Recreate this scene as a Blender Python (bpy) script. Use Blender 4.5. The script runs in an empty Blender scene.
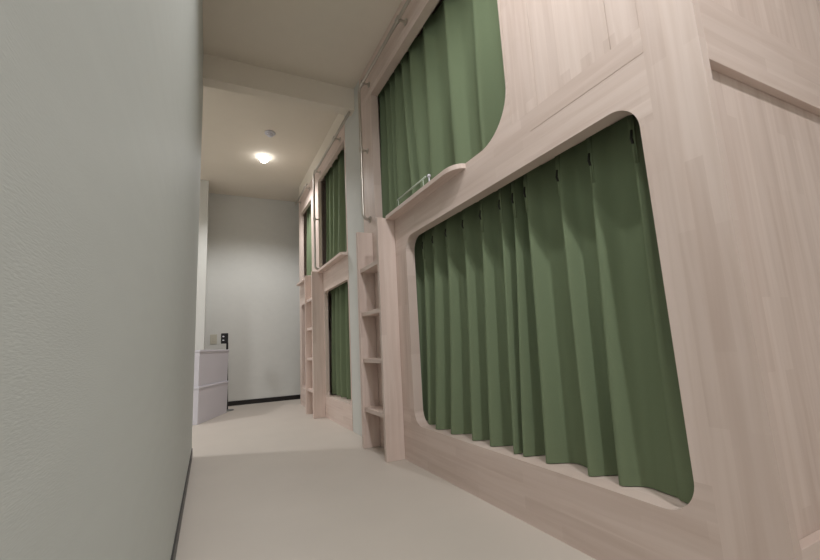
import bpy, bmesh, math, random
from mathutils import Vector, Matrix
random.seed(7)
sc = bpy.context.scene
C = sc.collection
PI = math.pi

# ------------------------------------------------------------------ materials
def lin(c):
    c /= 255.0
    return c/12.92 if c <= 0.04045 else ((c+0.055)/1.055)**2.4
def rgb(r, g, b): return (lin(r), lin(g), lin(b), 1.0)

def base_mat(name, rough=0.6, spec=0.3, metal=0.0):
    m = bpy.data.materials.new(name); m.use_nodes = True
    nt = m.node_tree
    b = nt.nodes['Principled BSDF']
    b.inputs['Roughness'].default_value = rough
    b.inputs['Specular IOR Level'].default_value = spec
    b.inputs['Metallic'].default_value = metal
    return m, nt, b

def plain(name, col, rough=0.6, spec=0.3, metal=0.0, bump=0.0, bscale=(200, 200, 200), vary=0.0):
    m, nt, b = base_mat(name, rough, spec, metal)
    b.inputs['Base Color'].default_value = col
    tc = nt.nodes.new('ShaderNodeTexCoord')
    mp = nt.nodes.new('ShaderNodeMapping'); mp.inputs['Scale'].default_value = bscale
    nt.links.new(tc.outputs['Object'], mp.inputs['Vector'])
    n = nt.nodes.new('ShaderNodeTexNoise'); n.inputs['Scale'].default_value = 1.0
    n.inputs['Detail'].default_value = 4
    nt.links.new(mp.outputs['Vector'], n.inputs['Vector'])
    if bump:
        bp = nt.nodes.new('ShaderNodeBump'); bp.inputs['Strength'].default_value = bump
        bp.inputs['Distance'].default_value = 0.002
        nt.links.new(n.outputs['Fac'], bp.inputs['Height'])
        nt.links.new(bp.outputs['Normal'], b.inputs['Normal'])
    if vary:
        n2 = nt.nodes.new('ShaderNodeTexNoise'); n2.inputs['Scale'].default_value = 1.0
        mp2 = nt.nodes.new('ShaderNodeMapping')
        mp2.inputs['Scale'].default_value = tuple(s*0.05 for s in bscale)
        nt.links.new(tc.outputs['Object'], mp2.inputs['Vector'])
        nt.links.new(mp2.outputs['Vector'], n2.inputs['Vector'])
        mx = nt.nodes.new('ShaderNodeMixRGB'); mx.blend_type = 'MIX'
        mx.inputs['Color1'].default_value = tuple(c*(1-vary) for c in col[:3])+(1,)
        mx.inputs['Color2'].default_value = tuple(min(1, c*(1+vary)) for c in col[:3])+(1,)
        nt.links.new(n2.outputs['Fac'], mx.inputs['Fac'])
        nt.links.new(mx.outputs['Color'], b.inputs['Base Color'])
    return m

def wood(name, grain, cross, tint=1.0, off=0.0):
    """whitewashed, finger-jointed laminated wood: staves run along `grain`"""
    m, nt, b = base_mat(name, 0.48, 0.35)
    N, L = nt.nodes, nt.links
    tc = N.new('ShaderNodeTexCoord'); sp = N.new('ShaderNodeSeparateXYZ'); cb = N.new('ShaderNodeCombineXYZ')
    L.new(tc.outputs['Object'], sp.inputs['Vector'])
    L.new(sp.outputs[grain], cb.inputs['X']); L.new(sp.outputs[cross], cb.inputs['Y'])
    ad = N.new('ShaderNodeVectorMath'); ad.operation = 'ADD'; ad.inputs[1].default_value = (off+7.3, off*1.7+3.1, 0)
    L.new(cb.outputs['Vector'], ad.inputs[0])
    br = N.new('ShaderNodeTexBrick')
    br.inputs['Scale'].default_value = 1.0; br.inputs['Mortar Size'].default_value = 0.0
    br.inputs['Brick Width'].default_value = 0.46; br.inputs['Row Height'].default_value = 0.042
    br.offset = 0.37
    def t(c): return tuple(min(1, x*tint) for x in c[:3])+(1,)
    br.inputs['Color1'].default_value = t(rgb(232, 213, 203))
    br.inputs['Color2'].default_value = t(rgb(217, 196, 185))
    L.new(ad.outputs['Vector'], br.inputs['Vector'])
    mp = N.new('ShaderNodeMapping'); mp.inputs['Scale'].default_value = (2.2, 42, 1)
    L.new(ad.outputs['Vector'], mp.inputs['Vector'])
    n = N.new('ShaderNodeTexNoise'); n.inputs['Scale'].default_value = 1.0; n.inputs['Detail'].default_value = 6
    n.inputs['Distortion'].default_value = 0.6
    L.new(mp.outputs['Vector'], n.inputs['Vector'])
    rp = N.new('ShaderNodeValToRGB')
    rp.color_ramp.elements[0].position = 0.32; rp.color_ramp.elements[0].color = t(rgb(214, 194, 183))
    rp.color_ramp.elements[1].position = 0.62; rp.color_ramp.elements[1].color = t(rgb(233, 217, 209))
    L.new(n.outputs['Fac'], rp.inputs['Fac'])
    mx = N.new('ShaderNodeMixRGB'); mx.inputs['Fac'].default_value = 0.42
    L.new(br.outputs['Color'], mx.inputs['Color1']); L.new(rp.outputs['Color'], mx.inputs['Color2'])
    # a few broad, faint streaks
    mp2 = N.new('ShaderNodeMapping'); mp2.inputs['Scale'].default_value = (1.1, 9, 1)
    L.new(ad.outputs['Vector'], mp2.inputs['Vector'])
    n2 = N.new('ShaderNodeTexNoise'); n2.inputs['Scale'].default_value = 1.0; n2.inputs['Detail'].default_value = 2
    L.new(mp2.outputs['Vector'], n2.inputs['Vector'])
    r2 = N.new('ShaderNodeValToRGB')
    r2.color_ramp.elements[0].position = 0.35; r2.color_ramp.elements[0].color = (0.90, 0.885, 0.875, 1)
    r2.color_ramp.elements[1].position = 0.6; r2.color_ramp.elements[1].color = (1, 1, 1, 1)
    L.new(n2.outputs['Fac'], r2.inputs['Fac'])
    ml = N.new('ShaderNodeMixRGB'); ml.blend_type = 'MULTIPLY'; ml.inputs['Fac'].default_value = 0.8
    L.new(mx.outputs['Color'], ml.inputs['Color1']); L.new(r2.outputs['Color'], ml.inputs['Color2'])
    L.new(ml.outputs['Color'], b.inputs['Base Color'])
    bp = N.new('ShaderNodeBump'); bp.inputs['Strength'].default_value = 0.12; bp.inputs['Distance'].default_value = 0.001
    L.new(n.outputs['Fac'], bp.inputs['Height']); L.new(bp.outputs['Normal'], b.inputs['Normal'])
    return m

W_Y = wood('wood_grain_along', 'Y', 'Z')
W_Z = wood('wood_grain_upright', 'Z', 'Y', 1.0, 1.3)
W_ZX = wood('wood_grain_upright_end', 'Z', 'X', 1.0, 2.1)
W_X = wood('wood_grain_across', 'X', 'Z', 1.0, 0.6)
W_YX = wood('wood_grain_flat', 'Y', 'X', 1.0, 0.2)
M_WALL = plain('wallpaper_white', rgb(213, 213, 208), 0.7, 0.25, bump=0.25, bscale=(260, 120, 420), vary=0.03)
M_WALLT = plain('wallpaper_woven', rgb(208, 213, 210), 0.62, 0.3, bump=0.10, bscale=(500, 130, 800), vary=0.03)
M_CEIL = plain('ceiling_paper', rgb(234, 225, 211), 0.8, 0.2, bump=0.2, bscale=(200, 200, 200), vary=0.02)
M_FLOOR = plain('vinyl_floor', rgb(204, 195, 185), 0.5, 0.35, bump=0.05, bscale=(60, 60, 60), vary=0.05)
M_BASE = plain('baseboard_black', rgb(30, 27, 26), 0.4, 0.4)
M_STEEL = plain('brushed_steel', rgb(196, 190, 182), 0.28, 0.5, 0.9)
M_WHITEP = plain('white_plastic', rgb(222, 220, 228), 0.45, 0.4)
M_BLACK = plain('black_plastic', rgb(18, 18, 19), 0.45, 0.4)
M_PLATE = plain('beige_plate', rgb(196, 192, 176), 0.5, 0.3)
M_PALE = plain('pale_acrylic', rgb(205, 215, 200), 0.25, 0.5)
M_GREY = plain('grey_plastic', rgb(120, 120, 118), 0.5, 0.3)
M_HOOK = plain('hook_dark', rgb(28, 30, 22), 0.5, 0.4)

def fabric(name, col):
    m, nt, b = base_mat(name, 0.85, 0.15)
    N, L = nt.nodes, nt.links
    tc = N.new('ShaderNodeTexCoord')
    mp = N.new('ShaderNodeMapping'); mp.inputs['Scale'].default_value = (900, 900, 700)
    L.new(tc.outputs['Object'], mp.inputs['Vector'])
    n = N.new('ShaderNodeTexNoise'); n.inputs['Scale'].default_value = 1; n.inputs['Detail'].default_value = 2
    L.new(mp.outputs['Vector'], n.inputs['Vector'])
    mx = N.new('ShaderNodeMixRGB'); mx.inputs['Color1'].default_value = tuple(c*0.85 for c in col[:3])+(1,)
    mx.inputs['Color2'].default_value = tuple(c*1.15 for c in col[:3])+(1,)
    L.new(n.outputs['Fac'], mx.inputs['Fac']); L.new(mx.outputs['Color'], b.inputs['Base Color'])
    return m
M_CURT = fabric('curtain_green', rgb(119, 132, 104))
M_CURTD = fabric('curtain_green_fold', rgb(118, 131, 103))

def emit(name, col, s):
    m = bpy.data.materials.new(name); m.use_nodes = True
    b = m.node_tree.nodes['Principled BSDF']
    b.inputs['Emission Color'].default_value = col; b.inputs['Emission Strength'].default_value = s
    return m
M_LAMP = emit('lamp_bloom_dome', (1, 0.98, 0.95, 1), 22)

# ------------------------------------------------------------------ builders
LOC = {}
def thing(name, label, cat, loc, group=None):
    o = bpy.data.objects.new(name, None); C.objects.link(o)
    o.location = loc; o.empty_display_size = 0.1
    o['label'] = label; o['category'] = cat
    if group: o['group'] = group
    LOC[o.name] = Vector(loc)
    return o
def obj(name, bm, mat, parent=None, bevel=0.0, smooth=False, label=None, seg=2):
    """bm in world coordinates; links ONE mesh object"""
    off = LOC[parent.name] if parent is not None else Vector((0, 0, 0))
    if off.length: bmesh.ops.translate(bm, vec=-off, verts=bm.verts)
    me = bpy.data.meshes.new(name); bmesh.ops.recalc_face_normals(bm, faces=bm.faces)
    bm.to_mesh(me); bm.free()
    o = bpy.data.objects.new(name, me); C.objects.link(o)
    me.materials.append(mat)
    if smooth:
        for p in me.polygons: p.use_smooth = True
    if parent is not None:
        o.parent = parent
    LOC[o.name] = off
    if bevel:
        md = o.modifiers.new('bevel', 'BEVEL'); md.width = bevel; md.segments = seg
        md.limit_method = 'ANGLE'; md.angle_limit = math.radians(50); md.harden_normals = False
    if label: o['label'] = label
    return o
def struct(name, bm, mat, bevel=0.0):
    o = obj(name, bm, mat, None, bevel); o['kind'] = 'structure'; return o
def tag(o, label, cat, group=None):
    o['label'] = label; o['category'] = cat
    if group: o['group'] = group
    return o

def NB(): return bmesh.new()
def box(bm, x0, x1, y0, y1, z0, z1):
    vs = [bm.verts.new(v) for v in ((x0,y0,z0),(x1,y0,z0),(x1,y1,z0),(x0,y1,z0),(x0,y0,z1),(x1,y0,z1),(x1,y1,z1),(x0,y1,z1))]
    for f in ((0,3,2,1),(4,5,6,7),(0,1,5,4),(1,2,6,5),(2,3,7,6),(3,0,4,7)): bm.faces.new([vs[i] for i in f])
    return bm
def bx(*a): return box(NB(), *a)
def plate(bm, pts, x0, x1):
    """polygon in (y,z) extruded from x0 to x1"""
    a = [bm.verts.new((x0, p[0], p[1])) for p in pts]; b = [bm.verts.new((x1, p[0], p[1])) for p in pts]
    bm.faces.new(a); bm.faces.new(list(reversed(b)))
    n = len(pts)
    for i in range(n): bm.faces.new((a[i], b[i], b[(i+1) % n], a[(i+1) % n]))
    return bm
def arc(cy, cz, r, a0, a1, n=12):
    return [(cy+r*math.cos(math.radians(a0+(a1-a0)*i/n)), cz+r*math.sin(math.radians(a0+(a1-a0)*i/n))) for i in range(n+1)]
def tube(bm, pts, r, seg=14, caps=True):
    pts = [Vector(p) for p in pts]; rings = []
    up = None
    for i, p in enumerate(pts):
        d = (pts[min(i+1, len(pts)-1)]-pts[max(i-1, 0)]).normalized()
        if up is None:
            up = Vector((0, 0, 1)) if abs(d.z) < 0.9 else Vector((1, 0, 0))
        s = d.cross(up).normalized(); up = s.cross(d).normalized()
        rr = r[i] if isinstance(r, (list, tuple)) else r
        rings.append([bm.verts.new(p+rr*(math.cos(2*PI*k/seg)*s+math.sin(2*PI*k/seg)*up)) for k in range(seg)])
    for a, b in zip(rings, rings[1:]):
        for k in range(seg): bm.faces.new((a[k], a[(k+1) % seg], b[(k+1) % seg], b[k]))
    if caps: bm.faces.new(list(reversed(rings[0]))); bm.faces.new(rings[-1])
    return bm
def bend(a, b, c, r, n=8):
    """points rounding the corner b between a and c"""
    a, b, c = Vector(a), Vector(b), Vector(c)
    d0 = (a-b).normalized(); d1 = (c-b).normalized(); p0 = b+d0*r; p1 = b+d1*r; ce = b+(d0+d1)*r
    return [ce+(p0-ce)*math.cos(PI/2*i/n)+(p1-ce)*math.sin(PI/2*i/n) for i in range(n+1)]
def lathe(bm, prof, seg=40, centre=(0, 0, 0)):
    cx, cy, cz = centre; rings = []
    for r, z in prof:
        if r < 1e-6: rings.append([bm.verts.new((cx, cy, cz+z))])
        else: rings.append([bm.verts.new((cx+r*math.cos(2*PI*k/seg), cy+r*math.sin(2*PI*k/seg), cz+z)) for k in range(seg)])
    for a, b in zip(rings, rings[1:]):
        for k in range(seg):
            if len(a) == 1 and len(b) == 1: continue
            if len(a) == 1: bm.faces.new((a[0], b[k], b[(k+1) % seg]))
            elif len(b) == 1: bm.faces.new((a[k], a[(k+1) % seg], b[0]))
            else: bm.faces.new((a[k], a[(k+1) % seg], b[(k+1) % seg], b[k]))
    return bm

# ------------------------------------------------------------------ key sizes (metres); hall runs along +Y
X1 = 1.039            # face of the bunks
T = 0.056             # thickness of the front boards
LW = -0.09            # face of the left wall
CEIL_N, CEIL_F = 2.80, 2.855
YB0, YB1 = 2.97, 3.07  # beam
YF = 5.94             # far wall
XR = 3.20             # right-hand wall behind the bunks
YBACK = -2.2
D = 2.06              # bunk depth

# ------------------------------------------------------------------ the setting
struct('floor', bx(-2.8, XR+0.1, YBACK-0.1, YF+0.1, -0.08, 0), M_FLOOR)
bm = bx(LW-0.10, LW, YBACK, 3.19, 0, CEIL_N-0.0)
struct('wall_left', bm, M_WALLT, 0.004)
struct('wall_alcove_side', bx(-2.8, LW-0.10, 3.05, 3.19, 0, CEIL_F), M_WALL)
struct('wall_alcove_left', bx(-2.8, -2.7, 3.19, YF, 0, CEIL_F), M_WALL)
struct('wall_far', bx(-2.8, XR, YF, YF+0.1, 0, CEIL_F), M_WALL)
struct('wall_right', bx(XR, XR+0.1, YBACK, YF, 0, CEIL_F), M_WALL)
struct('wall_back', bx(LW-0.1, XR, YBACK-0.1, YBACK, 0, CEIL_N), M_WALL)
struct('wall_column', bx(X1, XR, 2.846, 3.255, 0, CEIL_F), M_WALL, 0.002)
struct('wall_bunk_top', bx(X1+0.004, XR, 3.255, 5.36, 2.655, CEIL_F), M_CEIL)
struct('wall_pillar', bx(-0.40, -0.058, 5.50, YF, 0, CEIL_F), M_WALL, 0.004)
struct('ceiling', bx(LW-0.1, XR, YBACK-0.1, YB0, CEIL_N, CEIL_N+0.2), M_CEIL)
struct('ceiling_far', bx(-2.8, XR, YB1, YF+0.1, CEIL_F, CEIL_F+0.1), M_CEIL)
struct('beam', bx(LW-0.1, XR, YB0, YB1, 2.605, CEIL_F+0.1), M_CEIL, 0.004)
struct('baseboard_left', bx(LW, LW+0.006, YBACK, 3.19, 0, 0.055), M_BASE)
struct('baseboard_far', bx(-0.058, XR, YF-0.008, YF, 0, 0.058), M_BASE)

# ------------------------------------------------------------------ bunks
def bunk(label, y0, y1, ztop, lo, hi, r_lo, r_hi, shelf, front_y0=None, planks=None, post=None, T=T):
    """lo / hi: openings (ya, yb, za, zb).  r_hi: radius of the near lower corner of the upper opening"""
    t = thing('capsule_bunk', label, 'bunk bed', (X1+D/2, (y0+y1)/2, 0), 'capsule bunks along the right side')
    f0 = front_y0 if front_y0 is not None else y0
    xa, xb = X1, X1+T
    la, lb, lz0, lz1 = lo; ha, hb, hz0, hz1 = hi
    r = r_lo; B = 0.0
    # bottom rail, with the rounded lower corners of the lower opening
    p = [(f0, 0), (y1, 0), (y1, lz0+r), (lb, lz0+r)] + arc(lb-r, lz0+r, r, 0, -90)[1:] + arc(la+r, lz0+r, r, -90, -180) + [(f0, lz0+r)]
    if abs(f0-la) < 1e-6: p = p[:-1]
    obj('bottom_rail', plate(NB(), p, xa, xb), W_Y, t, B)
    # lower stiles
    if la-f0 > 0.004: obj('stile', bx(xa, xb, f0, la, lz0+r, lz1-r), W_Z, t, B)
    if y1-lb > 0.004: obj('stile', bx(xa, xb, lb, y1, lz0+r, lz1-r), W_Z, t, B)
    # middle rail between the openings
    zm = hz0+r_hi
    p = [(f0, lz1-r), (la, lz1-r)] + arc(la+r, lz1-r, r, 180, 90)[1:] + arc(lb-r, lz1-r, r, 90, 0) + [(y1, lz1-r), (y1, hz0+0.02), (hb, hz0+0.02)]
    p += arc(hb-0.02, hz0+0.02, 0.02, 0, -90, 4)[1:]
    pl_y1 = None
    if planks:
        # the rail rises in a big curve to the near side of the upper opening
        p += arc(ha+r_hi, zm, r_hi, -90, -180, 16)
        p += [(ha-0.012, zm), (ha-0.012, planks[1]), (f0, planks[1])]
    else:
        p += arc(ha+r_hi, zm, r_hi, -90, -180) + ([(f0, zm)] if ha-f0 > 1e-6 else [])
    obj('middle_rail', plate(NB(), p, xa, xb), W_Y, t, B)
    # far upper stile, top rail
    obj('stile', bx(xa, xb, hb, y1, hz0+0.02, hz1), W_Z, t, B)
    obj('top_rail', bx(xa, xb, f0, y1, hz1, ztop), W_Y, t, B)
    if planks:
        obj('stile', bx(xa, xb, ha-0.012, ha, zm, hz1), W_Z, t)
        edges = planks[0]
        for a, b in zip(edges, edges[1:]):
            obj('plank', bx(xa+0.0006, xb, a+0.0005, b-0.0005, planks[1], hz1), W_Z, t, 0.0012)
        # flat strip laid along the foot of the planks
        obj('trim_strip', bx(xa-0.0009, xa+0.02, f0, 1.04, 1.402, 1.4775), W_Y, t, 0.001)
    else:
        if ha-f0 > 0.004: obj('stile', bx(xa, xb, f0, ha, zm, hz1), W_Z, t, B)
    if post:
        obj('corner_post', bx(xa-0.0004, xa+0.0275, post[0], post[1], 0, ztop), W_Z, t)
    # carcass behind the front
    xe = X1+D
    obj('lower_deck', bx(xb, xe, y0+0.05, y1-0.02, lz0-0.03, lz0), W_YX, t)
    obj('upper_deck', bx(xb, xe, y0+0.05, y1-0.02, 1.38, 1.44), W_YX, t)
    obj('back_panel', bx(xe-0.02, xe, y0+0.05, y1-0.02, 0, ztop), W_Z, t)
    obj('far_panel', bx(xb, xe, y1-0.02, y1, 0, ztop), W_ZX, t)
    obj('top_panel', bx(xb, xe, y0, y1-0.02, ztop-0.03, ztop), W_YX, t)
    if post:
        ye = y0
        obj('end_panel', bx(X1+0.028, xe, ye+0.022, ye+0.045, 0, ztop), W_ZX, t)
        obj('end_rail', bx(X1+0.0285, xe, ye, ye+0.022, 1.296, 1.483), W_X, t, 0.0015)
        obj('end_rail', bx(X1+0.0285, xe, ye, ye+0.022, 0.0, 0.208), W_X, t, 0.0015)
    else:
        obj('near_panel', bx(xb, xe, y0+0.001, y0+0.018, 0, ztop), W_ZX, t)
    # curtain rails inside the openings
    for (ya, yb, zz) in ((la-0.02, lb+0.02, lz1+0.07), (ha+0.0, hb+0.02, hz1+0.11)):
        o = obj('curtain_rail', bx(xb+0.028, xb+0.044, ya, min(yb, y1-0.022), zz, zz+0.02), M_WHITEP, t, 0.003)
    # shelf with a rounded near end
    sa, sb, zs, rs = shelf[:4]
    P0 = 0.061
    bm = NB(); th = 0.024
    ny = 10
    ys = [sa + rs*(1-math.cos(PI/2*i/ny)) for i in range(ny+1)] + [sb-0.02, sb]
    def pr(y):
        u = min(1, (y-sa)/rs)
        return P0*math.sqrt(max(0, 1-(1-u)**2))
    a = []
    for y in ys:
        x = X1-max(0.0006, pr(y))
        a.append([bm.verts.new(v) for v in ((x, y, zs-th), (x, y, zs), (X1+0.012, y, zs), (X1+0.012, y, zs-th))])
    for q, w in zip(a, a[1:]):
        for i in range(4): bm.faces.new((q[i], q[(i+1) % 4], w[(i+1) % 4], w[i]))
    bm.faces.new(a[0]); bm.faces.new(list(reversed(a[-1])))
    obj('shelf', bm, W_YX, t, 0.007, seg=3)
    return t

def grab_rail(t, y_down, y_end, ztop, zbot, brackets, x=0.985, R=0.011, closed_end=True):
    """steel pipe: along the top of the bunk, bent down beside the ladder and back into the front"""
    s = 1 if y_end > y_down else -1
    A = (x, y_end, ztop); Bp = (x, y_down, ztop); Cp = (x, y_down, zbot); Dp = (X1+0.002, y_down, zbot)
    pts = [Vector(A)] + bend(A, Bp, Cp, 0.035) + bend(Bp, Cp, Dp, 0.035, 8) + [Vector(Dp)]
    g = obj('grab_rail', tube(NB(), pts, R), M_STEEL, t, smooth=True)
    bm = NB()
    tube(bm, [(X1-0.0005, y_down, zbot), (X1-0.008, y_down, zbot)], 0.024)
    obj('flange', bm, M_STEEL, g)
    for (y, z) in brackets:
        bm = NB()
        tube(bm, [(x, y, z), (X1-0.006, y, z)], 0.008, 10)
        tube(bm, [(X1-0.007, y, z), (X1-0.0005, y, z)], 0.02, 16)
        if abs(z-ztop) < 1e-6: tube(bm, [(x, y-0.016, z), (x, y+0.016, z)], R+0.006, 14)
        else: tube(bm, [(x, y, z-0.016), (x, y, z+0.016)], R+0.004, 14)
        obj('bracket', bm, M_STEEL, g)
    return g

GH = 2.613
b1 = bunk('nearest pale wood capsule bunk, biggest in view, with plank panel and framed end', 0.467, 2.842, CEIL_N-0.002,
          (0.64, 2.13, 0.213, 1.290), (1.147, 2.60, 1.465, 2.520), 0.085, 0.20, (1.462, 2.274, 1.465, 0.10),
          front_y0=0.600, planks=((0.600, 0.692, 0.993, 1.135), 1.478), post=(0.467, 0.600))
grab_rail(b1, 2.70, 0.62, GH, 1.578, ((1.966, GH), (2.62, GH), (2.70, 2.115)))
# low pale guard strip standing on the near bunk's shelf
bm = NB(); tube(bm, [(1.0, 1.77, 1.522), (1.0, 2.135, 1.522)], 0.0045, 10)
for y in (1.80, 2.12): tube(bm, [(1.0, y, 1.4645), (1.0, y, 1.522)], 0.0025, 8)
g = obj('guard_rod', bm, M_PALE, b1, smooth=True, label='slim pale guard rod along the shelf')
bm = NB(); bmesh.ops.create_uvsphere(bm, u_segments=16, v_segments=10, radius=0.010, matrix=Matrix.Translation((1.0, 1.735, 1.512)))
tube(bm, [(1.0, 1.735, 1.4645), (1.0, 1.735, 1.512)], 0.004, 8); obj('rod_knob', bm, M_WHITEP, g, smooth=True)

b2 = bunk('middle capsule bunk just beyond the white wall column, curtain half drawn below', 3.262, 4.575, 2.65,
          (3.282, 4.08, 0.205, 1.235), (3.285, 4.28, 1.465, 2.505), 0.045, 0.045, (3.264, 4.112, 1.465, 0.03), T=0.036)
grab_rail(b2, 4.235, 2.95, 2.563, 1.50, ((3.40, 2.563), (4.16, 2.563), (4.235, 2.05)))
b3 = bunk('farthest pale wood capsule bunk, seen as a narrow sliver near the far wall', 4.58, 5.36, 2.65,
          (4.66, 5.24, 0.205, 1.225), (4.63, 5.24, 1.50, 2.43), 0.045, 0.045, (4.60, 5.25, 1.50, 0.04), T=0.036)
g = obj('grab_rail', tube(NB(), [(0.985, 4.59, 2.585), (0.985, 5.30, 2.585)], 0.011), M_STEEL, b3, smooth=True)
for y in (4.70, 5.22):
    bm = NB(); tube(bm, [(0.985, y, 2.585), (X1-0.006, y, 2.585)], 0.006, 10); tube(bm, [(X1-0.007, y, 2.585), (X1-0.0005, y, 2.585)], 0.02, 16)
    tube(bm, [(0.985, y-0.016, 2.585), (0.985, y+0.016, 2.585)], 0.016, 14); obj('bracket', bm, M_STEEL, g)

# ------------------------------------------------------------------ ladders
def ladder(label, ya, yb, x0=0.922, zt=1.452, zt2=1.466):
    t = thing('bunk_ladder', label, 'ladder', (X1-0.05, (ya+yb)/2, 0), 'wooden bunk ladders')
    xb = X1-0.0008
    for y, z in ((ya, zt), (yb, zt2)):
        obj('side_board', bx(x0, xb, y, y+0.03, 0, z), W_ZX, t, 0.002)
    for z in (0.262, 0.580, 0.890, 1.195):
        obj('rung', bx(x0+0.014, xb, ya+0.030, yb, z-0.028, z), W_YX, t, 0.002)
    return t
ladder('pale wooden bunk ladder beside the nearest bunk, closer of two', 2.278, 2.668)
ladder('pale wooden bunk ladder between the middle and farthest bunks', 4.116, 4.452)

# ------------------------------------------------------------------ curtains
def curtain(name, label, ridges, zb, zt, xv, xr, seed, hem=0.06, pinch=0.085, end_extra=0.05, wob=0.012, pleats=True, drift=0.02, near_flare=0.0, lean=0.0):
    """xv: depth of the valleys, xr: of the ridges (towards the hall); ridges: list of y"""
    rnd = random.Random(seed)
    t = thing(name, label, 'curtain', ((xv+xr)/2, (ridges[0]+ridges[-1])/2, zb), 'green bunk curtains')
    ridges = sorted(ridges)
    ph = [(rnd.uniform(-1, 1), rnd.uniform(-1, 1), rnd.uniform(0.8, 1.0)) for _ in ridges]
    K = 28
    ends0, ends1 = ridges[0]-end_extra, ridges[-1]+end_extra
    H = zt-zb
    def prof(i, u, v):
        """depth (0 valley .. 1 ridge) between ridge i and i+1 at u, v = 0 top .. 1 bottom"""
        a0 = ph[i][2]; a1 = ph[i+1][2]
        top = abs(1-math.sin(PI*u))**1.6 if True else 0
        edge = abs(math.cos(PI*u))
        topp = edge**7.0
        bot = 0.5+0.5*math.cos(2*PI*u)
        bot = 0.45*bot + 0.55*edge**5 + 0.08*math.sin(3*PI*u+ph[i][0]*2)*math.sin(PI*u)
        w = min(1, max(0, (v-0.05)/0.8)); w = w*w*(3-2*w)
        d = topp*(1-w)+bot*w
        d *= a0*(1-u)+a1*u
        if i == 0 and near_flare:
            k = near_flare*max(0, v-0.35)/0.65*(1-u)**0.5
            d = max(d, d+(0.66-0.3*u-d)*k)
        return d
    def surface(z0, z1, nz, shift=0.0):
        bm = NB(); grid = []
        for j in range(nz+1):
            z = z0+(z1-z0)*j/nz; v = (zt-z)/H
            row = []
            def Y(i):
                return ridges[i] + drift*v*ph[i][0] + 0.5*drift*math.sin(2.3*v+ph[i][1]*3)*v
            def place(y, d):
                amp = (xv-xr)*(0.75+0.25*v)
                ln = lean*v*v*min(1, max(0, (2.12-y)/0.15))*min(1, max(0, (y-0.70)/0.10))
                return bm.verts.new((xv-d*amp-shift-ln + 0.006*math.sin(3*z+y*2)*v, y, z))
            for k in range(8):
                u = k/8
                fl = near_flare*max(0, v-0.25)/0.75
                row.append(place(ends0+(Y(0)-ends0)*u, (u**2)*(1-fl)*ph[0][2]*0.95 + fl*(0.55+0.45*math.sin(PI*(0.15+0.6*u)))*1.05))
            for i in range(len(ridges)-1):
                for k in range(K):
                    u = k/K
                    # gather the cloth: sharper on the hall side of every ridge
                    uu = u + 0.05*math.sin(2*PI*u)*(ph[i][1])
                    row.append(place(Y(i)+(Y(i+1)-Y(i))*u, prof(i, uu, v)))
            n = len(ridges)-1
            for k in range(7):
                u = k/6
                row.append(place(Y(n)+(ends1-Y(n))*u, ((1-u)**2)*ph[n][2]*0.9+0.0))
            grid.append(row)
        for a, b in zip(grid, grid[1:]):
            for k in range(len(a)-1): bm.faces.new((a[k], a[k+1], b[k+1], b[k]))
        return bm
    def cloth(nm, z0, z1, nz, shift, mat):
        o = obj(nm, surface(z0, z1, nz, shift), mat, t, smooth=True)
        md = o.modifiers.new('thick', 'SOLIDIFY'); md.thickness = 0.002; md.offset = 0; md.use_rim = False
        return o
    cloth('cloth', zb+hem, zt, 46, 0.0, M_CURT)
    cloth('hem', zb, zb+hem, 6, 0.0, M_CURTD)
    if pleats:
        for i, y in enumerate(ridges):
            amp = (xv-xr)*0.78*ph[i][2]
            x = xv-amp
            # pinched pleat: three small folds stitched together, opening into the ridge below, with a hook loop above
            bm = NB()
            for s in (-1, 0, 1):
                top = (x+0.010, y+s*0.007, zt-0.004)
                mid = (x-0.002+abs(s)*0.004, y+s*0.004, zt-pinch*0.62)
                low = (x-0.002+abs(s)*0.004, y+s*0.004, zt-pinch*1.15)
                tube(bm, [top, mid, low], [0.005, 0.0042, 0.0035], 8)
            p = obj('pleat', bm, M_CURT, t, smooth=True)
            bm = NB(); tube(bm, [(x-0.001, y, zt-pinch*0.80), (x-0.0075, y, zt-pinch*0.68), (x-0.001, y, zt-pinch*0.52)], 0.0042, 8)
            obj('hook_loop', bm, M_HOOK, p)
    return t
XI = X1+T
curtain('curtain', 'green pleated curtain closing the lower opening of the nearest bunk',
        [0.722, 0.880, 1.020, 1.190, 1.262, 1.345, 1.490, 1.640, 1.800, 1.945, 2.08, 2.19], 0.2155, 1.342, XI+0.095, XI+0.006, 3,
        pinch=0.165, end_extra=0.060, near_flare=0.9, hem=0.05, lean=0.032)
curtain('curtain', 'green curtain above the shelf in the upper opening of the nearest bunk',
        [1.19, 1.40, 1.66, 1.90, 2.10, 2.22, 2.34, 2.44, 2.54, 2.63], 1.452, 2.615, XI+0.075, XI+0.008, 11, pinch=0.07, drift=0.06)
curtain('curtain', 'green curtain half drawn across the lower opening of the middle bunk',
        [3.36, 3.56, 3.76, 3.95, 4.09], 0.215, 1.30, X1+0.14, X1+0.045, 5, pinch=0.07, end_extra=0.03)
curtain('curtain', 'green curtain in the upper opening of the middle bunk, over its shelf',
        [3.34, 3.50, 3.72, 3.93, 4.12, 4.26], 1.455, 2.61, X1+0.15, X1+0.045, 8, pinch=0.07, end_extra=0.03)
curtain('curtain', 'narrow strip of green curtain in the upper opening of the farthest bunk',
        [4.68, 4.80, 4.93, 5.06, 5.18], 1.49, 2.53, X1+0.12, X1+0.05, 9, pinch=0.06, end_extra=0.03)

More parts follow.
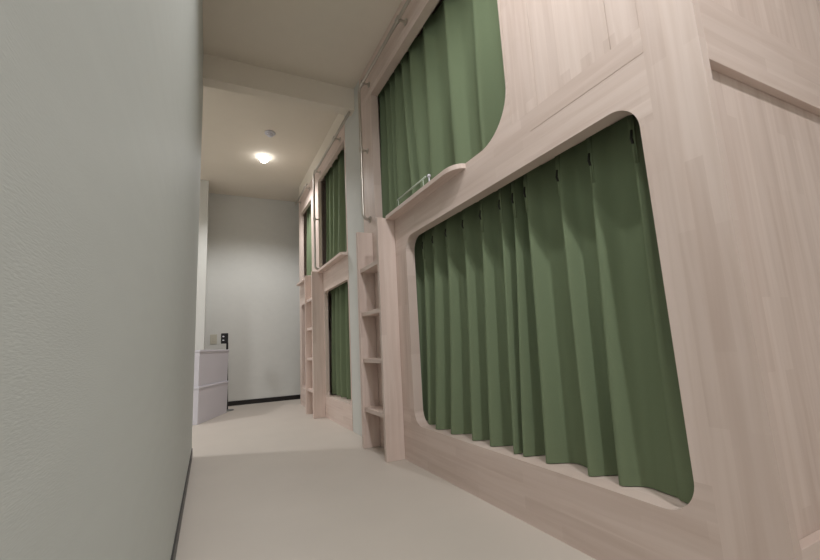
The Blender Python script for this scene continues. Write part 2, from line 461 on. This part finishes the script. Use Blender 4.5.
# ------------------------------------------------------------------ storage in the alcove
def bin_box(label, z0, z1, lip):
    c = Vector((-0.07, 5.00, 0)); ang = math.radians(-22)
    t = thing('storage_box', label, 'storage box', (c.x, c.y, z0), 'white storage boxes in the alcove')
    def R(bm):
        bmesh.ops.rotate(bm, cent=c, matrix=Matrix.Rotation(ang, 3, 'Z'), verts=bm.verts)
        return bm
    hx, hy = 0.14, 0.385
    # hollow tub with a draft, then a lid
    bm = NB()
    d = 0.008
    def ring(ix, z): return [bm.verts.new((c.x+sx*(hx-ix), c.y+sy*(hy-ix), z)) for sx, sy in ((-1,-1),(1,-1),(1,1),(-1,1))]
    o0, o1, i1, i0 = ring(d, z0), ring(0, z1-lip), ring(0.006, z1-lip), ring(d+0.006, z0+0.006)
    for a, b in ((o0, o1), (o1, i1), (i1, i0)):
        for k in range(4): bm.faces.new((a[k], a[(k+1) % 4], b[(k+1) % 4], b[k]))
    bm.faces.new(list(reversed(o0))); bm.faces.new(i0)
    obj('tub', R(bm), M_WHITEP, t, 0.008)
    obj('lid', R(bx(c.x-hx-0.006, c.x+hx+0.006, c.y-hy-0.006, c.y+hy+0.006, z1-lip, z1-0.0005)), M_WHITEP, t, 0.004)
bin_box('white plastic storage box standing on the alcove floor, lower of the stack', 0.0, 0.358, 0.022)
bin_box('white plastic storage box on top of the stack in the alcove', 0.358, 0.715, 0.022)

t = thing('pole_stand', 'slim black pole with boxy black head beside the white storage boxes', 'pole stand', (0.19, 5.50, 0))
bm = NB(); tube(bm, [(0.195, 5.50, 0.008), (0.195, 5.50, 0.30), (0.193, 5.50, 0.80)], [0.022, 0.016, 0.012], 14); obj('pole', bm, M_BLACK, t, smooth=False)
h = obj('head', bx(0.122, 0.202, 5.475, 5.525, 0.79, 0.915), M_BLACK, t, 0.006)
bm = NB(); box(bm, 0.138, 0.158, 5.472, 5.4752, 0.868, 0.882); obj('button', bm, M_WHITEP, h)
bm = NB(); box(bm, 0.138, 0.158, 5.472, 5.4752, 0.825, 0.836); obj('button', bm, M_WHITEP, h)
bm = NB(); lathe(bm, [(0, 0), (0.075, 0), (0.072, 0.010), (0.03, 0.014), (0, 0.014)], 32, (0.205, 5.48, 0)); obj('foot', bm, M_GREY, t)

t = thing('wall_switch', 'small beige switch plate low on the far wall above the boxes', 'switch', (0.045, YF, 0.86))
pl = obj('plate', bx(0.005, 0.085, YF-0.008, YF-0.0004, 0.800, 0.925), M_PLATE, t, 0.002)
obj('rocker', bx(0.028, 0.062, YF-0.011, YF-0.0078, 0.835, 0.890), M_PLATE, t, 0.001)

# ------------------------------------------------------------------ ceiling fittings and lamps
def downlight(label, x, y, z, power, deg, blend, soft=0.035, col=(1, 0.995, 1.0)):
    t = thing('ceiling_downlight', label, 'ceiling light', (x, y, z), 'ceiling downlights')
    bm = lathe(NB(), [(0.053, 0.0), (0.054, -0.006), (0.060, -0.006), (0.064, -0.0015), (0.064, 0.0)], 48, (x, y, z-0.0003)); obj('trim_ring', bm, M_WHITEP, t, smooth=True)
    bm = lathe(NB(), [(0, -0.066), (0.024, -0.062), (0.042, -0.046), (0.051, -0.022), (0.0525, -0.0002), (0, -0.0002)], 40, (x, y, z-0.0003)); obj('lamp_bloom_dome', bm, M_LAMP, t)  # glowing lens bulged into a dome, its shape imitating the lamp's bloom
    l = bpy.data.lights.new('downlight_beam', 'SPOT'); l.energy = power; l.color = col
    l.spot_size = math.radians(deg); l.spot_blend = blend; l.shadow_soft_size = soft
    o = bpy.data.objects.new('downlight_beam', l); C.objects.link(o); o.location = (x, y, z-0.085)
    return t
downlight('round recessed downlight glowing on the far ceiling past the beam', 0.505, 4.60, CEIL_F, 76, 140, 0.5)
downlight('round recessed downlight in the near ceiling beside the plank panel', 0.38, 0.85, CEIL_N, 41, 168, 0.5)
downlight('round recessed downlight in the ceiling behind the viewer', 0.50, -0.60, CEIL_N, 108, 165, 0.5)
downlight('round recessed downlight in the ceiling of the left alcove', -1.95, 4.02, CEIL_F, 128, 155, 0.6, 0.15)

t = thing('smoke_detector', 'small white smoke detector on the far ceiling near the downlight', 'smoke detector', (0.50, 4.03, CEIL_F))
bm = lathe(NB(), [(0, 0), (0.052, 0), (0.052, -0.012), (0.045, -0.018), (0, -0.018)], 36, (0.50, 4.03, CEIL_F-0.0005)); obj('base', bm, M_WHITEP, t)
bm = lathe(NB(), [(0.030, -0.018), (0.032, -0.030), (0.024, -0.040), (0, -0.042)], 32, (0.50, 4.03, CEIL_F-0.0005)); obj('sensor_head', bm, M_WHITEP, t, smooth=True)

# ------------------------------------------------------------------ world, camera, view
w = bpy.data.worlds.new('world'); sc.world = w; w.use_nodes = True
w.node_tree.nodes['Background'].inputs['Color'].default_value = (0.9, 0.85, 0.8, 1)
w.node_tree.nodes['Background'].inputs['Strength'].default_value = 0.02

F_PX, YAW, PITCH, ROLL = 407.35, 0.459886, 0.159485, -0.052044
cy, sy, cp, sp = math.cos(YAW), math.sin(YAW), math.cos(PITCH), math.sin(PITCH)
fwd = Vector((sy*cp, cy*cp, sp)); right = Vector((cy, -sy, 0)); up = right.cross(fwd)
cr, sr = math.cos(ROLL), math.sin(ROLL)
r2 = right*cr+up*sr; u2 = -sr*right+cr*up
cam = bpy.data.cameras.new('camera'); co = bpy.data.objects.new('camera', cam); C.objects.link(co)
co.matrix_world = Matrix((( r2.x, u2.x, -fwd.x, 0), (r2.y, u2.y, -fwd.y, 0), (r2.z, u2.z, -fwd.z, 0.65), (0, 0, 0, 1)))
cam.sensor_width = 36; cam.lens = F_PX*36/820; cam.clip_start = 0.01
sc.camera = co
sc.view_settings.view_transform = 'Standard'; sc.view_settings.look = 'None'
sc.view_settings.gamma = 1; sc.view_settings.use_curve_mapping = False
sc.view_settings.exposure = -0.21
